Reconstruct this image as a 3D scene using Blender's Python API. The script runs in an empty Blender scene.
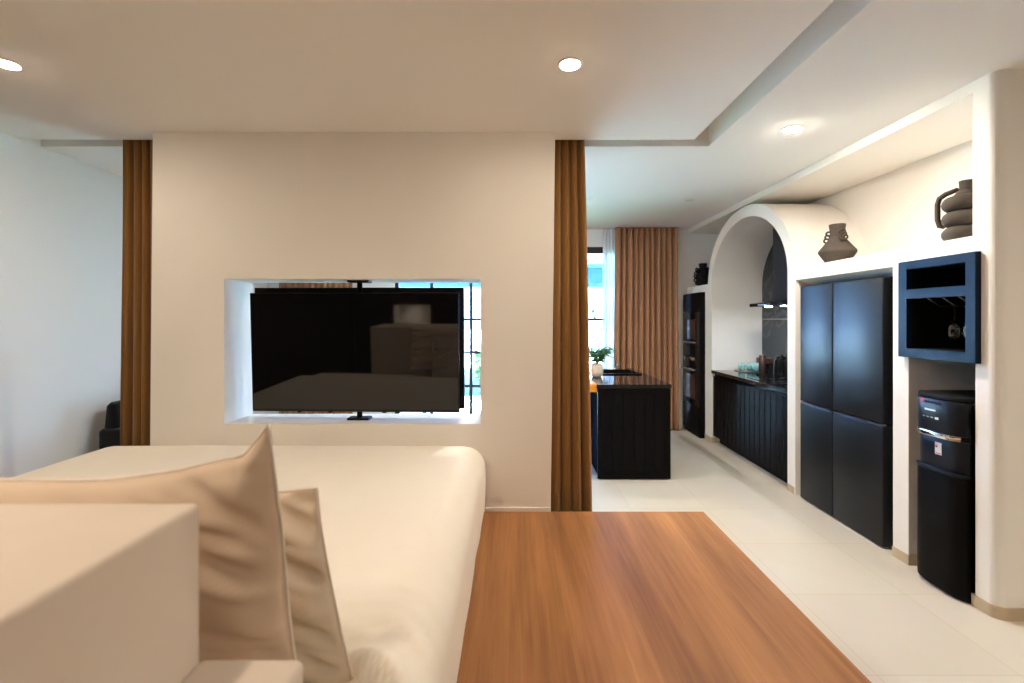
import bpy, bmesh, math, random
from math import sin, cos, pi, radians, sqrt, exp
from mathutils import Vector, Matrix, noise

random.seed(7)
SC = bpy.context.scene
COL = SC.collection

# ------------------------------------------------------------------ materials
def new_mat(name):
    m = bpy.data.materials.new(name)
    m.use_nodes = True
    nt = m.node_tree
    return m, nt, nt.nodes['Principled BSDF']

def srgb(r, g, b):
    f = lambda c: (c / 255 / 12.92) if c / 255 <= 0.04045 else ((c / 255 + 0.055) / 1.055) ** 2.4
    return (f(r), f(g), f(b), 1)

def plain(name, col, rough=0.5, metal=0.0, bump=0.0, bscale=200, spec=0.5, vary=0.0, vscale=8, coat=0.0):
    m, nt, b = new_mat(name)
    b.inputs['Base Color'].default_value = col
    b.inputs['Roughness'].default_value = rough
    b.inputs['Metallic'].default_value = metal
    b.inputs['Specular IOR Level'].default_value = spec
    if coat:
        b.inputs['Coat Weight'].default_value = coat
        b.inputs['Coat Roughness'].default_value = 0.05
    tc = nt.nodes.new('ShaderNodeTexCoord')
    if bump:
        n = nt.nodes.new('ShaderNodeTexNoise')
        n.inputs['Scale'].default_value = bscale
        n.inputs['Detail'].default_value = 4
        bp = nt.nodes.new('ShaderNodeBump')
        bp.inputs['Strength'].default_value = bump
        bp.inputs['Distance'].default_value = 0.004
        nt.links.new(tc.outputs['Object'], n.inputs['Vector'])
        nt.links.new(n.outputs['Fac'], bp.inputs['Height'])
        nt.links.new(bp.outputs['Normal'], b.inputs['Normal'])
    if vary:
        n = nt.nodes.new('ShaderNodeTexNoise')
        n.inputs['Scale'].default_value = vscale
        n.inputs['Detail'].default_value = 3
        mx = nt.nodes.new('ShaderNodeMix')
        mx.data_type = 'RGBA'
        mx.inputs['A'].default_value = [c * (1 - vary) for c in col[:3]] + [1]
        mx.inputs['B'].default_value = [min(1, c * (1 + vary)) for c in col[:3]] + [1]
        nt.links.new(tc.outputs['Object'], n.inputs['Vector'])
        nt.links.new(n.outputs['Fac'], mx.inputs['Factor'])
        nt.links.new(mx.outputs['Result'], b.inputs['Base Color'])
    return m

def emit(name, col, strength):
    m, nt, b = new_mat(name)
    b.inputs['Base Color'].default_value = (0.9, 0.9, 0.9, 1)
    b.inputs['Emission Color'].default_value = col
    b.inputs['Emission Strength'].default_value = strength
    return m

def thin_glass(name, tint=(0.97, 0.99, 0.98, 1), refl=1.0):
    m, nt, b = new_mat(name)
    nt.nodes.remove(b)
    out = nt.nodes['Material Output']
    tr = nt.nodes.new('ShaderNodeBsdfTransparent'); tr.inputs['Color'].default_value = tint
    gl = nt.nodes.new('ShaderNodeBsdfGlossy'); gl.inputs['Roughness'].default_value = 0.02
    fr = nt.nodes.new('ShaderNodeFresnel'); fr.inputs['IOR'].default_value = 1.45
    mul = nt.nodes.new('ShaderNodeMath'); mul.operation = 'MULTIPLY'; mul.inputs[1].default_value = refl
    mx = nt.nodes.new('ShaderNodeMixShader')
    nt.links.new(fr.outputs[0], mul.inputs[0])
    nt.links.new(mul.outputs[0], mx.inputs[0])
    nt.links.new(tr.outputs[0], mx.inputs[1]); nt.links.new(gl.outputs[0], mx.inputs[2])
    nt.links.new(mx.outputs[0], out.inputs['Surface'])
    return m

def fabric(name, col, vary=0.12, weave=900, bump=0.25, rough=0.9, sheen=0.2):
    m, nt, b = new_mat(name)
    b.inputs['Roughness'].default_value = rough
    b.inputs['Specular IOR Level'].default_value = 0.15
    b.inputs['Sheen Weight'].default_value = sheen
    tc = nt.nodes.new('ShaderNodeTexCoord')
    n = nt.nodes.new('ShaderNodeTexNoise'); n.inputs['Scale'].default_value = weave; n.inputs['Detail'].default_value = 2
    n2 = nt.nodes.new('ShaderNodeTexNoise'); n2.inputs['Scale'].default_value = 14; n2.inputs['Detail'].default_value = 3
    mx = nt.nodes.new('ShaderNodeMix'); mx.data_type = 'RGBA'
    mx.inputs['A'].default_value = [c * (1 - vary) for c in col[:3]] + [1]
    mx.inputs['B'].default_value = [min(1, c * (1 + vary)) for c in col[:3]] + [1]
    bp = nt.nodes.new('ShaderNodeBump'); bp.inputs['Strength'].default_value = bump; bp.inputs['Distance'].default_value = 0.001
    for q in (n, n2):
        nt.links.new(tc.outputs['Object'], q.inputs['Vector'])
    nt.links.new(n2.outputs['Fac'], mx.inputs['Factor'])
    nt.links.new(mx.outputs['Result'], b.inputs['Base Color'])
    nt.links.new(n.outputs['Fac'], bp.inputs['Height'])
    nt.links.new(bp.outputs['Normal'], b.inputs['Normal'])
    return m

M = {}
M['plaster'] = plain('plaster', (0.84, 0.805, 0.75, 1), 0.85, bump=0.06, bscale=60, spec=0.2, vary=0.015, vscale=3)
M['paint'] = plain('white_paint', (0.80, 0.785, 0.76, 1), 0.85, bump=0.03, bscale=80, spec=0.2)
M['ceiling'] = plain('ceiling_paint', (0.85, 0.825, 0.79, 1), 0.9, bump=0.02, bscale=60, spec=0.15)
M['base'] = plain('baseboard_stone', srgb(190, 172, 145), 0.5, vary=0.12, vscale=12)
M['fridge'] = plain('fridge_steel', (0.010, 0.0115, 0.013, 1), 0.34, metal=0.0, bump=0.015, bscale=300, spec=0.22)
M['black'] = plain('black_lacquer', (0.0055, 0.005, 0.005, 1), 0.45, spec=0.05, bump=0.02, bscale=120)
M['blackgloss'] = plain('black_gloss_plastic', (0.005, 0.005, 0.006, 1), 0.14, spec=0.3)
M['blackmatt'] = plain('black_matt', (0.007, 0.007, 0.007, 1), 0.6, spec=0.12, vary=0.15)
M['counter'] = plain('black_stone', (0.012, 0.012, 0.013, 1), 0.06, spec=0.6, vary=0.3, vscale=40)
M['screen'] = plain('tv_screen', (0.0035, 0.0035, 0.004, 1), 0.035, spec=0.55)
M['cabinet'] = plain('sky_tinted_frame', (0.006, 0.019, 0.044, 1), 0.36, spec=0.08)  # blue of the reflected daylight is put into the base colour
M['chrome'] = plain('chrome', (0.75, 0.75, 0.76, 1), 0.12, metal=1.0)
M['steel'] = plain('brushed_steel', (0.45, 0.45, 0.46, 1), 0.28, metal=1.0, bump=0.03, bscale=300)
M['vase'] = plain('dark_clay', srgb(74, 68, 62), 0.95, bump=0.5, bscale=160, spec=0.1, vary=0.15, vscale=30)
M['vaseblack'] = plain('black_clay', srgb(30, 29, 30), 0.95, bump=0.5, bscale=160, spec=0.1)
M['pot'] = plain('white_ceramic', srgb(225, 212, 198), 0.5, bump=0.1, bscale=60)
M['leaf'] = plain('leaf_green', srgb(84, 138, 58), 0.5, vary=0.45, vscale=25)
M['leaf_out'] = plain('garden_leaf', srgb(70, 116, 46), 0.5, vary=0.4, vscale=12)
M['stem'] = plain('stem_green', srgb(70, 90, 50), 0.7, vary=0.2)
def leafy(name, col, tl):
    m = plain(name, col, 0.5, vary=0.4, vscale=25)
    nt = m.node_tree; b = nt.nodes['Principled BSDF']; out = nt.nodes['Material Output']
    t = nt.nodes.new('ShaderNodeBsdfTranslucent'); t.inputs['Color'].default_value = tl
    mx = nt.nodes.new('ShaderNodeMixShader'); mx.inputs[0].default_value = 0.35
    nt.links.new(b.outputs[0], mx.inputs[1]); nt.links.new(t.outputs[0], mx.inputs[2]); nt.links.new(mx.outputs[0], out.inputs['Surface'])
    return m
M['leaf'] = leafy('leaf_green', srgb(84, 138, 58), srgb(70, 120, 40))
M['soil'] = plain('potting_soil', srgb(50, 38, 30), 0.95, bump=0.5, bscale=90)
M['lawn'] = plain('lawn', srgb(58, 80, 42), 0.95, bump=0.6, bscale=90, vary=0.3, vscale=14)
M['terrace'] = plain('terrace_stone', srgb(225, 222, 214), 0.7, vary=0.04)
M['render'] = plain('garden_render', srgb(235, 235, 230), 0.9, vary=0.03)
M['teal'] = plain('teal_shutter', srgb(30, 74, 88), 0.5, vary=0.08)
M['frame'] = plain('window_frame', srgb(22, 26, 32), 0.4)
M['white'] = plain('white_print', srgb(215, 215, 215), 0.5)
M['red'] = plain('red_mark', srgb(205, 30, 30), 0.4)
M['tealcup'] = plain('teal_ceramic', srgb(140, 190, 190), 0.25, spec=0.5, vary=0.06)
M['brown'] = plain('dark_brown_wood', srgb(60, 34, 24), 0.4, vary=0.1)
M['darkwood'] = plain('dark_wood_wall', (0.022, 0.014, 0.009, 1), 0.6, vary=0.2, vscale=3, spec=0.2)
M['wdpanel'] = plain('dispenser_panel', (0.006, 0.008, 0.013, 1), 0.3, spec=0.22)
M['slate'] = plain('slate_steel', (0.022, 0.027, 0.034, 1), 0.4, spec=0.3)
M['blackflat'] = plain('black_flat_panel', (0.006, 0.007, 0.010, 1), 0.6, spec=0.0)
M['canister'] = plain('bronze_canister', srgb(70, 56, 50), 0.35, metal=0.8)
M['orange'] = plain('orange_wood', srgb(226, 140, 40), 0.4, vary=0.08, vscale=20)
M['trim'] = plain('lamp_trim', srgb(235, 232, 225), 0.5)
M['lamp'] = emit('lamp_lens', (1.0, 0.83, 0.65, 1), 148)
M['lampk'] = emit('lamp_lens_kitchen', (1.0, 0.88, 0.74, 1), 720)
M['lamphood'] = emit('lamp_lens_hood', (0.80, 0.90, 1.0, 1), 160)
M['lampadd'] = emit('lamp_lens_added', (1.0, 0.95, 0.90, 1), 440)  # lens of the unseen lamps added to light the kitchen
M['lampoff'] = plain('lamp_lens_off', srgb(205, 205, 205), 0.3)
M['curtain_bed'] = fabric('brown_curtain', srgb(134, 94, 48), 0.03, bump=0.1)
M['curtain_kit'] = fabric('tan_curtain', srgb(160, 116, 84), 0.025, bump=0.1)
M['linen'] = fabric('white_linen', srgb(242, 235, 222), 0.02, bump=0.12)
M['pillow'] = fabric('cream_cotton', srgb(222, 201, 178), 0.03, bump=0.15)
M['pillow_white'] = fabric('ivory_cotton', srgb(226, 213, 194), 0.03, bump=0.15)
M['piping'] = fabric('white_piping', srgb(238, 230, 216), 0.02)
M['headboard'] = fabric('beige_headboard', srgb(214, 201, 186), 0.02, weave=500, bump=0.35)
M['armchair'] = fabric('black_upholstery', srgb(11, 11, 13), 0.1)
M['glass'] = thin_glass('window_glass')
M['wineglass'] = thin_glass('stemware_glass', (0.94, 0.95, 0.95, 1), 2.2)

def floor_mat():
    m, nt, b = new_mat('floor_tiles')
    tc = nt.nodes.new('ShaderNodeTexCoord')
    mp = nt.nodes.new('ShaderNodeMapping')
    mp.inputs['Location'].default_value = (-1.53 % 0.605, -2.62 % 0.597, 0)
    br = nt.nodes.new('ShaderNodeTexBrick')
    br.offset = 0; br.squash = 1
    br.inputs['Scale'].default_value = 1
    br.inputs['Brick Width'].default_value = 0.605
    br.inputs['Row Height'].default_value = 0.597
    br.inputs['Mortar Size'].default_value = 0.0022
    br.inputs['Mortar Smooth'].default_value = 0.1
    br.inputs['Color1'].default_value = srgb(206, 199, 186)
    br.inputs['Color2'].default_value = srgb(201, 193, 179)
    br.inputs['Mortar'].default_value = srgb(190, 178, 158)
    n = nt.nodes.new('ShaderNodeTexNoise'); n.inputs['Scale'].default_value = 5; n.inputs['Detail'].default_value = 8; n.inputs['Roughness'].default_value = 0.6
    mx = nt.nodes.new('ShaderNodeMix'); mx.data_type = 'RGBA'; mx.blend_type = 'MULTIPLY'
    mx.inputs['Factor'].default_value = 0.12
    nt.links.new(tc.outputs['Object'], mp.inputs['Vector'])
    nt.links.new(mp.outputs['Vector'], br.inputs['Vector'])
    nt.links.new(tc.outputs['Object'], n.inputs['Vector'])
    nt.links.new(br.outputs['Color'], mx.inputs['A'])
    nt.links.new(n.outputs['Color'], mx.inputs['B'])
    nt.links.new(mx.outputs['Result'], b.inputs['Base Color'])
    b.inputs['Roughness'].default_value = 0.42
    b.inputs['Specular IOR Level'].default_value = 0.35
    return m
M['floor'] = floor_mat()

def wood_mat():
    m, nt, b = new_mat('platform_wood')
    L = nt.links.new
    tc = nt.nodes.new('ShaderNodeTexCoord')
    # boards run along Y: swap axes for the brick texture
    sep = nt.nodes.new('ShaderNodeSeparateXYZ'); L(tc.outputs['Object'], sep.inputs[0])
    cmb = nt.nodes.new('ShaderNodeCombineXYZ')
    L(sep.outputs['Y'], cmb.inputs['X']); L(sep.outputs['X'], cmb.inputs['Y'])
    br = nt.nodes.new('ShaderNodeTexBrick')
    br.offset = 0.37; br.inputs['Scale'].default_value = 1
    br.inputs['Brick Width'].default_value = 15.0; br.inputs['Row Height'].default_value = 0.095
    br.inputs['Mortar Size'].default_value = 0.0
    br.inputs['Color1'].default_value = (0, 0, 0, 1); br.inputs['Color2'].default_value = (1, 1, 1, 1)
    L(cmb.outputs[0], br.inputs['Vector'])
    # grain
    mp = nt.nodes.new('ShaderNodeMapping'); mp.inputs['Scale'].default_value = (42, 1.6, 1)
    L(tc.outputs['Object'], mp.inputs['Vector'])
    off = nt.nodes.new('ShaderNodeVectorMath'); off.operation = 'ADD'
    sc = nt.nodes.new('ShaderNodeVectorMath'); sc.operation = 'SCALE'; sc.inputs['Scale'].default_value = 3.0
    L(br.outputs['Color'], sc.inputs[0]); L(mp.outputs[0], off.inputs[0]); L(sc.outputs[0], off.inputs[1])
    n1 = nt.nodes.new('ShaderNodeTexNoise'); n1.inputs['Scale'].default_value = 1.0; n1.inputs['Detail'].default_value = 6; n1.inputs['Roughness'].default_value = 0.62; n1.inputs['Distortion'].default_value = 0.5
    L(off.outputs[0], n1.inputs['Vector'])
    mp2 = nt.nodes.new('ShaderNodeMapping'); mp2.inputs['Scale'].default_value = (7, 0.55, 1)
    L(tc.outputs['Object'], mp2.inputs['Vector'])
    n2 = nt.nodes.new('ShaderNodeTexNoise'); n2.inputs['Scale'].default_value = 1.0; n2.inputs['Detail'].default_value = 3
    L(mp2.outputs[0], n2.inputs['Vector'])
    a = nt.nodes.new('ShaderNodeMath'); a.operation = 'MULTIPLY'; a.inputs[1].default_value = 0.07
    L(br.outputs['Color'], a.inputs[0])
    a2 = nt.nodes.new('ShaderNodeMath'); a2.operation = 'MULTIPLY_ADD'; a2.inputs[1].default_value = 0.36
    L(n1.outputs['Fac'], a2.inputs[0]); L(a.outputs[0], a2.inputs[2])
    a3 = nt.nodes.new('ShaderNodeMath'); a3.operation = 'MULTIPLY_ADD'; a3.inputs[1].default_value = 0.68
    L(n2.outputs['Fac'], a3.inputs[0]); L(a2.outputs[0], a3.inputs[2])
    cr = nt.nodes.new('ShaderNodeValToRGB')
    e = cr.color_ramp.elements
    e[0].position = 0.32; e[0].color = srgb(116, 79, 52)
    e[1].position = 0.80; e[1].color = srgb(190, 138, 88)
    k = e.new(0.48); k.color = srgb(146, 99, 61)
    k = e.new(0.62); k.color = srgb(168, 117, 72)
    L(a3.outputs[0], cr.inputs['Fac'])
    L(cr.outputs['Color'], b.inputs['Base Color'])
    b.inputs['Roughness'].default_value = 0.5
    b.inputs['Specular IOR Level'].default_value = 0.2
    return m
M['wood'] = wood_mat()

def marble_mat():
    m, nt, b = new_mat('dark_marble')
    L = nt.links.new
    tc = nt.nodes.new('ShaderNodeTexCoord')
    n = nt.nodes.new('ShaderNodeTexNoise'); n.inputs['Scale'].default_value = 2.2; n.inputs['Detail'].default_value = 8; n.inputs['Distortion'].default_value = 1.6
    L(tc.outputs['Object'], n.inputs['Vector'])
    cr = nt.nodes.new('ShaderNodeValToRGB')
    e = cr.color_ramp.elements
    e[0].position = 0.47; e[0].color = (0.034, 0.042, 0.048, 1)
    e[1].position = 0.53; e[1].color = (0.032, 0.039, 0.046, 1)
    k = e.new(0.50); k.color = (0.075, 0.085, 0.09, 1)
    L(n.outputs['Fac'], cr.inputs['Fac']); L(cr.outputs['Color'], b.inputs['Base Color'])
    b.inputs['Roughness'].default_value = 0.2
    return m
M['marble'] = marble_mat()

def sheer_mat():
    m, nt, b = new_mat('sheer_white')
    nt.nodes.remove(b)
    out = nt.nodes['Material Output']
    tr = nt.nodes.new('ShaderNodeBsdfTransparent')
    tl = nt.nodes.new('ShaderNodeBsdfTranslucent'); tl.inputs['Color'].default_value = (0.9, 0.92, 0.95, 1)
    df = nt.nodes.new('ShaderNodeBsdfDiffuse'); df.inputs['Color'].default_value = (0.9, 0.92, 0.95, 1)
    m1 = nt.nodes.new('ShaderNodeMixShader'); m1.inputs[0].default_value = 0.5
    m2 = nt.nodes.new('ShaderNodeMixShader'); m2.inputs[0].default_value = 0.75
    nt.links.new(tl.outputs[0], m1.inputs[1]); nt.links.new(df.outputs[0], m1.inputs[2])
    nt.links.new(tr.outputs[0], m2.inputs[1]); nt.links.new(m1.outputs[0], m2.inputs[2])
    nt.links.new(m2.outputs[0], out.inputs['Surface'])
    return m
M['sheer'] = sheer_mat()

# ------------------------------------------------------------------ mesh helpers
def merge(dst, src):
    me = bpy.data.meshes.new('tmp'); src.to_mesh(me); src.free()
    dst.from_mesh(me); bpy.data.meshes.remove(me)

def box(bm, x0, x1, y0, y1, z0, z1, bev=0.0, seg=2):
    b = bmesh.new()
    vs = [b.verts.new((x, y, z)) for x in (x0, x1) for y in (y0, y1) for z in (z0, z1)]
    for f in ((0, 1, 3, 2), (4, 6, 7, 5), (0, 4, 5, 1), (2, 3, 7, 6), (0, 2, 6, 4), (1, 5, 7, 3)):
        b.faces.new([vs[i] for i in f])
    bmesh.ops.recalc_face_normals(b, faces=b.faces)
    if bev:
        bmesh.ops.bevel(b, geom=list(b.edges), offset=bev, segments=seg, profile=0.5, affect='EDGES')
    merge(bm, b)

def prism(bm, pts, axis, a0, a1, bev=0.0, seg=2):
    b = bmesh.new()
    def P(p, a):
        return {'x': (a, p[0], p[1]), 'y': (p[0], a, p[1]), 'z': (p[0], p[1], a)}[axis]
    lo = [b.verts.new(P(p, a0)) for p in pts]
    hi = [b.verts.new(P(p, a1)) for p in pts]
    n = len(pts)
    f0 = b.faces.new(lo); f1 = b.faces.new(hi)
    for i in range(n):
        b.faces.new([lo[i], lo[(i + 1) % n], hi[(i + 1) % n], hi[i]])
    bmesh.ops.recalc_face_normals(b, faces=b.faces)
    if bev:
        es = [e for e in f0.edges] + [e for e in f1.edges]
        bmesh.ops.bevel(b, geom=es, offset=bev, segments=seg, profile=0.5, affect='EDGES')
    merge(bm, b)

def lathe(bm, prof, c, seg=32, mtx=None, caps=True):
    b = bmesh.new()
    rings = []
    for r, z in prof:
        if r < 1e-5:
            rings.append([b.verts.new((0, 0, z))])
        else:
            rings.append([b.verts.new((r * cos(2 * pi * i / seg), r * sin(2 * pi * i / seg), z)) for i in range(seg)])
    for A, B in zip(rings, rings[1:]):
        for i in range(seg):
            j = (i + 1) % seg
            if len(A) == 1 and len(B) == 1: continue
            if len(A) == 1: b.faces.new([A[0], B[i], B[j]])
            elif len(B) == 1: b.faces.new([A[i], A[j], B[0]])
            else: b.faces.new([A[i], A[j], B[j], B[i]])
    for R in (rings[0], rings[-1]):
        if len(R) > 1 and caps: b.faces.new(R)
    bmesh.ops.recalc_face_normals(b, faces=b.faces)
    if mtx is not None: bmesh.ops.transform(b, matrix=mtx, verts=b.verts)
    bmesh.ops.translate(b, verts=b.verts, vec=c)
    merge(bm, b)

def tube(bm, pts, r, seg=10, cap=True):
    b = bmesh.new()
    P = [Vector(p) for p in pts]
    R = r if isinstance(r, (list, tuple)) else [r] * len(P)
    prev = None; rings = []
    for i, p in enumerate(P):
        t = (P[min(i + 1, len(P) - 1)] - P[max(i - 1, 0)]).normalized()
        if prev is None:
            a = Vector((0, 0, 1)) if abs(t.z) < 0.9 else Vector((1, 0, 0))
            u = t.cross(a).normalized()
        else:
            u = (prev - t * prev.dot(t)).normalized()
        prev = u; v = t.cross(u)
        rings.append([b.verts.new(p + (u * cos(2 * pi * k / seg) + v * sin(2 * pi * k / seg)) * R[i]) for k in range(seg)])
    for A, B in zip(rings, rings[1:]):
        for k in range(seg):
            j = (k + 1) % seg
            b.faces.new([A[k], A[j], B[j], B[k]])
    if cap:
        b.faces.new(rings[0]); b.faces.new(rings[-1])
    bmesh.ops.recalc_face_normals(b, faces=b.faces)
    merge(bm, b)

def torus(bm, c, R, r, squash=1.0, seg=40, sub=14, mtx=None):
    b = bmesh.new()
    V = [[b.verts.new(((R + r * cos(2 * pi * j / sub)) * cos(2 * pi * i / seg), (R + r * cos(2 * pi * j / sub)) * sin(2 * pi * i / seg), r * squash * sin(2 * pi * j / sub))) for j in range(sub)] for i in range(seg)]
    for i in range(seg):
        for j in range(sub):
            b.faces.new([V[i][j], V[(i + 1) % seg][j], V[(i + 1) % seg][(j + 1) % sub], V[i][(j + 1) % sub]])
    bmesh.ops.recalc_face_normals(b, faces=b.faces)
    if mtx is not None: bmesh.ops.transform(b, matrix=mtx, verts=b.verts)
    bmesh.ops.translate(b, verts=b.verts, vec=c)
    merge(bm, b)

def world_loc(o):
    v = Vector((0, 0, 0))
    while o is not None:
        v += o.location; o = o.parent
    return v

def obj(name, bm, mat, parent=None, smooth=None, label=None, loc=None):
    """one mesh object from world-space geometry; origin at the parent (or loc)"""
    org = world_loc(parent) if parent else Vector((0, 0, 0))
    own = Vector(loc) if loc is not None else Vector((0, 0, 0))
    bmesh.ops.translate(bm, verts=bm.verts, vec=-(org + own))
    me = bpy.data.meshes.new(name)
    bm.to_mesh(me); bm.free()
    me.materials.append(mat)
    o = bpy.data.objects.new(name, me); COL.objects.link(o)
    o.location = own
    if parent: o.parent = parent
    if smooth:
        me.shade_smooth() if smooth is True else me.set_sharp_from_angle(angle=radians(smooth))
        if smooth is not True:
            pass
    if label: o['label'] = label
    return o

def tag(o, label, cat, group=None):
    o['label'] = label; o['category'] = cat
    if group: o['group'] = group
    return o

def thing(name, label, cat, loc, group=None):
    o = bpy.data.objects.new(name, None); COL.objects.link(o)
    o.empty_display_size = 0.1
    o.location = loc
    return tag(o, label, cat, group)

def struct(name, bm, mat, parent=None, smooth=None):
    o = obj(name, bm, mat, parent, smooth)
    if parent is None: o['kind'] = 'structure'
    return o

def B():
    return bmesh.new()

def bx(*a, **k):
    b = bmesh.new(); box(b, *a, **k); return b

# ------------------------------------------------------------------ dimensions (metres; camera stands at 0,0)
ZC = 2.75                    # ceiling
XL = -3.42                   # wall beside the bed
XR = 2.41                    # kitchen wall face
XB = 3.03                    # back of the recesses in it
YF = 6.67                    # far wall with the windows
YB = -2.2                    # wall behind the camera
XE = 5.0

# ------------------------------------------------------------------ the setting
struct('floor', bx(XL - .2, XE + .2, YB - .2, YF, -0.12, 0), M['floor'])

b = B()
box(b, XL - .2, XE + .2, 3.468, YF + .2, ZC, ZC + .25)            # kitchen / living side
box(b, 1.405, XE + .2, YB - .2, 3.468, ZC, ZC + .25)              # beside the bedroom
box(b, XL - .2, 1.254, YB - .2, 3.337, ZC, ZC + .25)              # lowered panel over the bed
box(b, XL - .2, XE + .2, YB - .2, YF + .2, ZC + .25, ZC + .35)    # slab above the curtain pocket
struct('ceiling', b, M['ceiling'])

struct('wall_left', bx(XL - .2, XL, 2.85, YF + .2, -.12, ZC + .3), M['paint'])
struct('wall_left_panelled', bx(XL - .2, XL, YB - .2, 2.85, -.12, ZC + .3), M['darkwood'])
b = B()
QX0, QX1, QZ0, QZ1 = -2.66, -1.96, .93, 1.31
box(b, XL, QX0, YB - .4, YB, -.12, ZC + .3); box(b, QX1, XE, YB - .4, YB, -.12, ZC + .3)
box(b, QX0, QX1, YB - .4, YB, -.12, QZ0); box(b, QX0, QX1, YB - .4, YB, QZ1, ZC + .3)
struct('wall_back', b, M['darkwood'])
b = B()
box(b, QX0, QX1, YB - .35, YB - .30, QZ0, QZ1); box(b, QX0, QX0 + .02, YB - .30, YB, QZ0, QZ1); box(b, QX1 - .02, QX1, YB - .30, YB, QZ0, QZ1)
box(b, QX0 + .02, QX1 - .02, YB - .30, YB, QZ0, QZ0 + .02); box(b, QX0 + .02, QX1 - .02, YB - .30, YB, QZ1 - .02, QZ1)
struct('wall_niche', b, M['plaster'])
struct('wall_side', bx(XE, XE + .2, YB - .2, 2.39, -.12, ZC + .3), M['plaster'])

# far wall, with one wide glazed opening
WX0, WX1, WZ0, WZ1 = -1.66, 2.20, 0.06, 2.51
b = B()
box(b, XL, WX0, YF, YF + .2, -.12, ZC)
box(b, WX1, XB + .15, YF, YF + .2, -.12, ZC)
box(b, WX0, WX1, YF, YF + .2, WZ1, ZC)
box(b, WX0, WX1, YF, YF + .2, -.12, WZ0)
struct('wall_far', b, M['paint'])

w = bpy.data.objects.new('window_1', None); COL.objects.link(w); w.location = ((WX0 + WX1) / 2, YF + .06, WZ0); w['kind'] = 'structure'
b = B()
box(b, WX0, WX1, YF + .02, YF + .09, WZ1 - .09, WZ1)
box(b, WX0, WX1, YF + .02, YF + .09, WZ0, WZ0 + .06)
box(b, WX0, WX0 + .05, YF + .02, YF + .09, WZ0 + .06, WZ1 - .09)
box(b, WX1 - .05, WX1, YF + .02, YF + .09, WZ0 + .06, WZ1 - .09)
obj('window_frame', b, M['frame'], w)
b = B()
for z in (0.57, 1.04, 1.50):
    box(b, WX0 + .05, WX1 - .05, YF + .035, YF + .07, z - .018, z + .018)
for x in (-1.15, -.60, 0.33, 1.285):
    box(b, x - .021, x + .021, YF + .030, YF + .075, WZ0 + .06, WZ1 - .09)
obj('muntins', b, M['frame'], w)
obj('glass', bx(WX0 + .05, WX1 - .05, YF + .05, YF + .055, WZ0 + .06, WZ1 - .09), M['glass'], w)

# partition with the television opening (outer ends lean a little, as plastered)
KY0, KY1 = 3.205, 3.555
NX0, NX1, NZ0, NZ1 = -1.935, -0.2237, 0.802, 1.772
b = B()
prism(b, [(-2.435, 0), (NX0, 0), (NX0, ZC), (-2.412, ZC)], 'y', KY0, KY1)
prism(b, [(NX1, 0), (0.243, 0), (0.275, ZC), (NX1, ZC)], 'y', KY0, KY1)
box(b, NX0, NX1, KY0, KY1, 0, NZ0)
box(b, NX0, NX1, KY0, KY1, NZ1, ZC)
struct('wall_front', b, M['plaster'])

# kitchen wall: piers, arch vault, ledge, header, back
b = B()
def pier(y0, y1, z1, r=0.012, x1=XB, z0=0.0):
    prism(b, [(XR, y0), (x1, y0), (x1, y1), (XR, y1)], 'z', z0, z1)
# rounded near pier whose face looks at the camera
rr = 0.05
pts = [(XR, 2.522)]
for i in range(9):
    a = pi + i / 8 * pi / 2
    pts.append((XR + rr + rr * cos(a), 2.392 + rr + rr * sin(a)))
pts += [(XE + .2, 2.392), (XE + .2, 2.522)]
prism(b, pts, 'z', 1.84, ZC)
pts[0] = (XR, 2.507); pts[-1] = (XE + .2, 2.507)
prism(b, pts, 'z', 0, 1.84)
pier(2.932, 3.052, 1.835)                       # between dispenser and fridge
pier(5.95, 6.05, 1.85)                          # between arch and oven tower
prism(b, [(XR, 1.837), (XR + .16, 1.790), (XB, 1.790), (XB, 1.94), (XR, 1.94)], 'y', 2.95, 4.130)   # ledge over the fridge; sloped underside added to catch light
box(b, XR, XB, 2.522, 2.95, 1.835, 1.94)
box(b, XR, XB, 5.95, YF, 1.85, 1.94)            # ledge over the ovens
box(b, XR, XB, 2.522, YF, 2.690, ZC)           # soffit of the recess
box(b, XB, XB + .15, 2.45, YF, 0, ZC)          # back
# vault
yc, zs, ri, ro = 5.031, 1.90, 0.809, 0.926
riz, roz = 0.662, 0.782
prof = []
N = 40
prof.append((yc - ri - .001, 1.90))
for i in range(N + 1):
    a = pi - i / N * pi
    if i == 0: prof = [(yc - ro, 0)]
    prof.append((yc + ro * cos(a), zs + roz * sin(a)))
prof.append((yc + ro, 0)); prof.append((yc + ri, 0))
for i in range(N + 1):
    a = i / N * pi
    prof.append((yc + ri * cos(a), zs + riz * sin(a)))
prof.append((yc - ri, 0))
prism(b, prof, 'x', XR - .004, XB)
wr = struct('wall_right', b, M['plaster'])

b = B()
bh = 0.062
def skirt(pts):
    prism(b, pts, 'z', 0, bh)
t = 0.006
pts = [(XR - t, 2.524)]
for i in range(9):
    a = pi + i / 8 * pi / 2
    pts.append((XR + rr + (rr + t) * cos(a), 2.392 + rr + (rr + t) * sin(a)))
pts += [(XE, 2.392 - t), (XE, 2.40), (XR + .04, 2.44), (XR + .02, 2.524)]
skirt(pts)
skirt([(XR - t, 2.932 - t), (XR + .3, 2.932 - t), (XR + .3, 2.95), (XR + .02, 2.95), (XR + .02, 3.052 + .001), (XR - t, 3.052 + .001)])
skirt([(XR - t, 4.123 - t), (XR + .2, 4.123 - t), (XR + .2, 4.14), (XR + .02, 4.14), (XR + .02, 4.222), (XR - t, 4.222)])
skirt([(XR - t, 5.84 - t), (XR + .05, 5.84 - t), (XR + .05, 5.86), (XR + .02, 5.86), (XR + .02, 6.05), (XR - t, 6.05)])
struct('baseboard_right', b, M['base'])
b = B()
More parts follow.
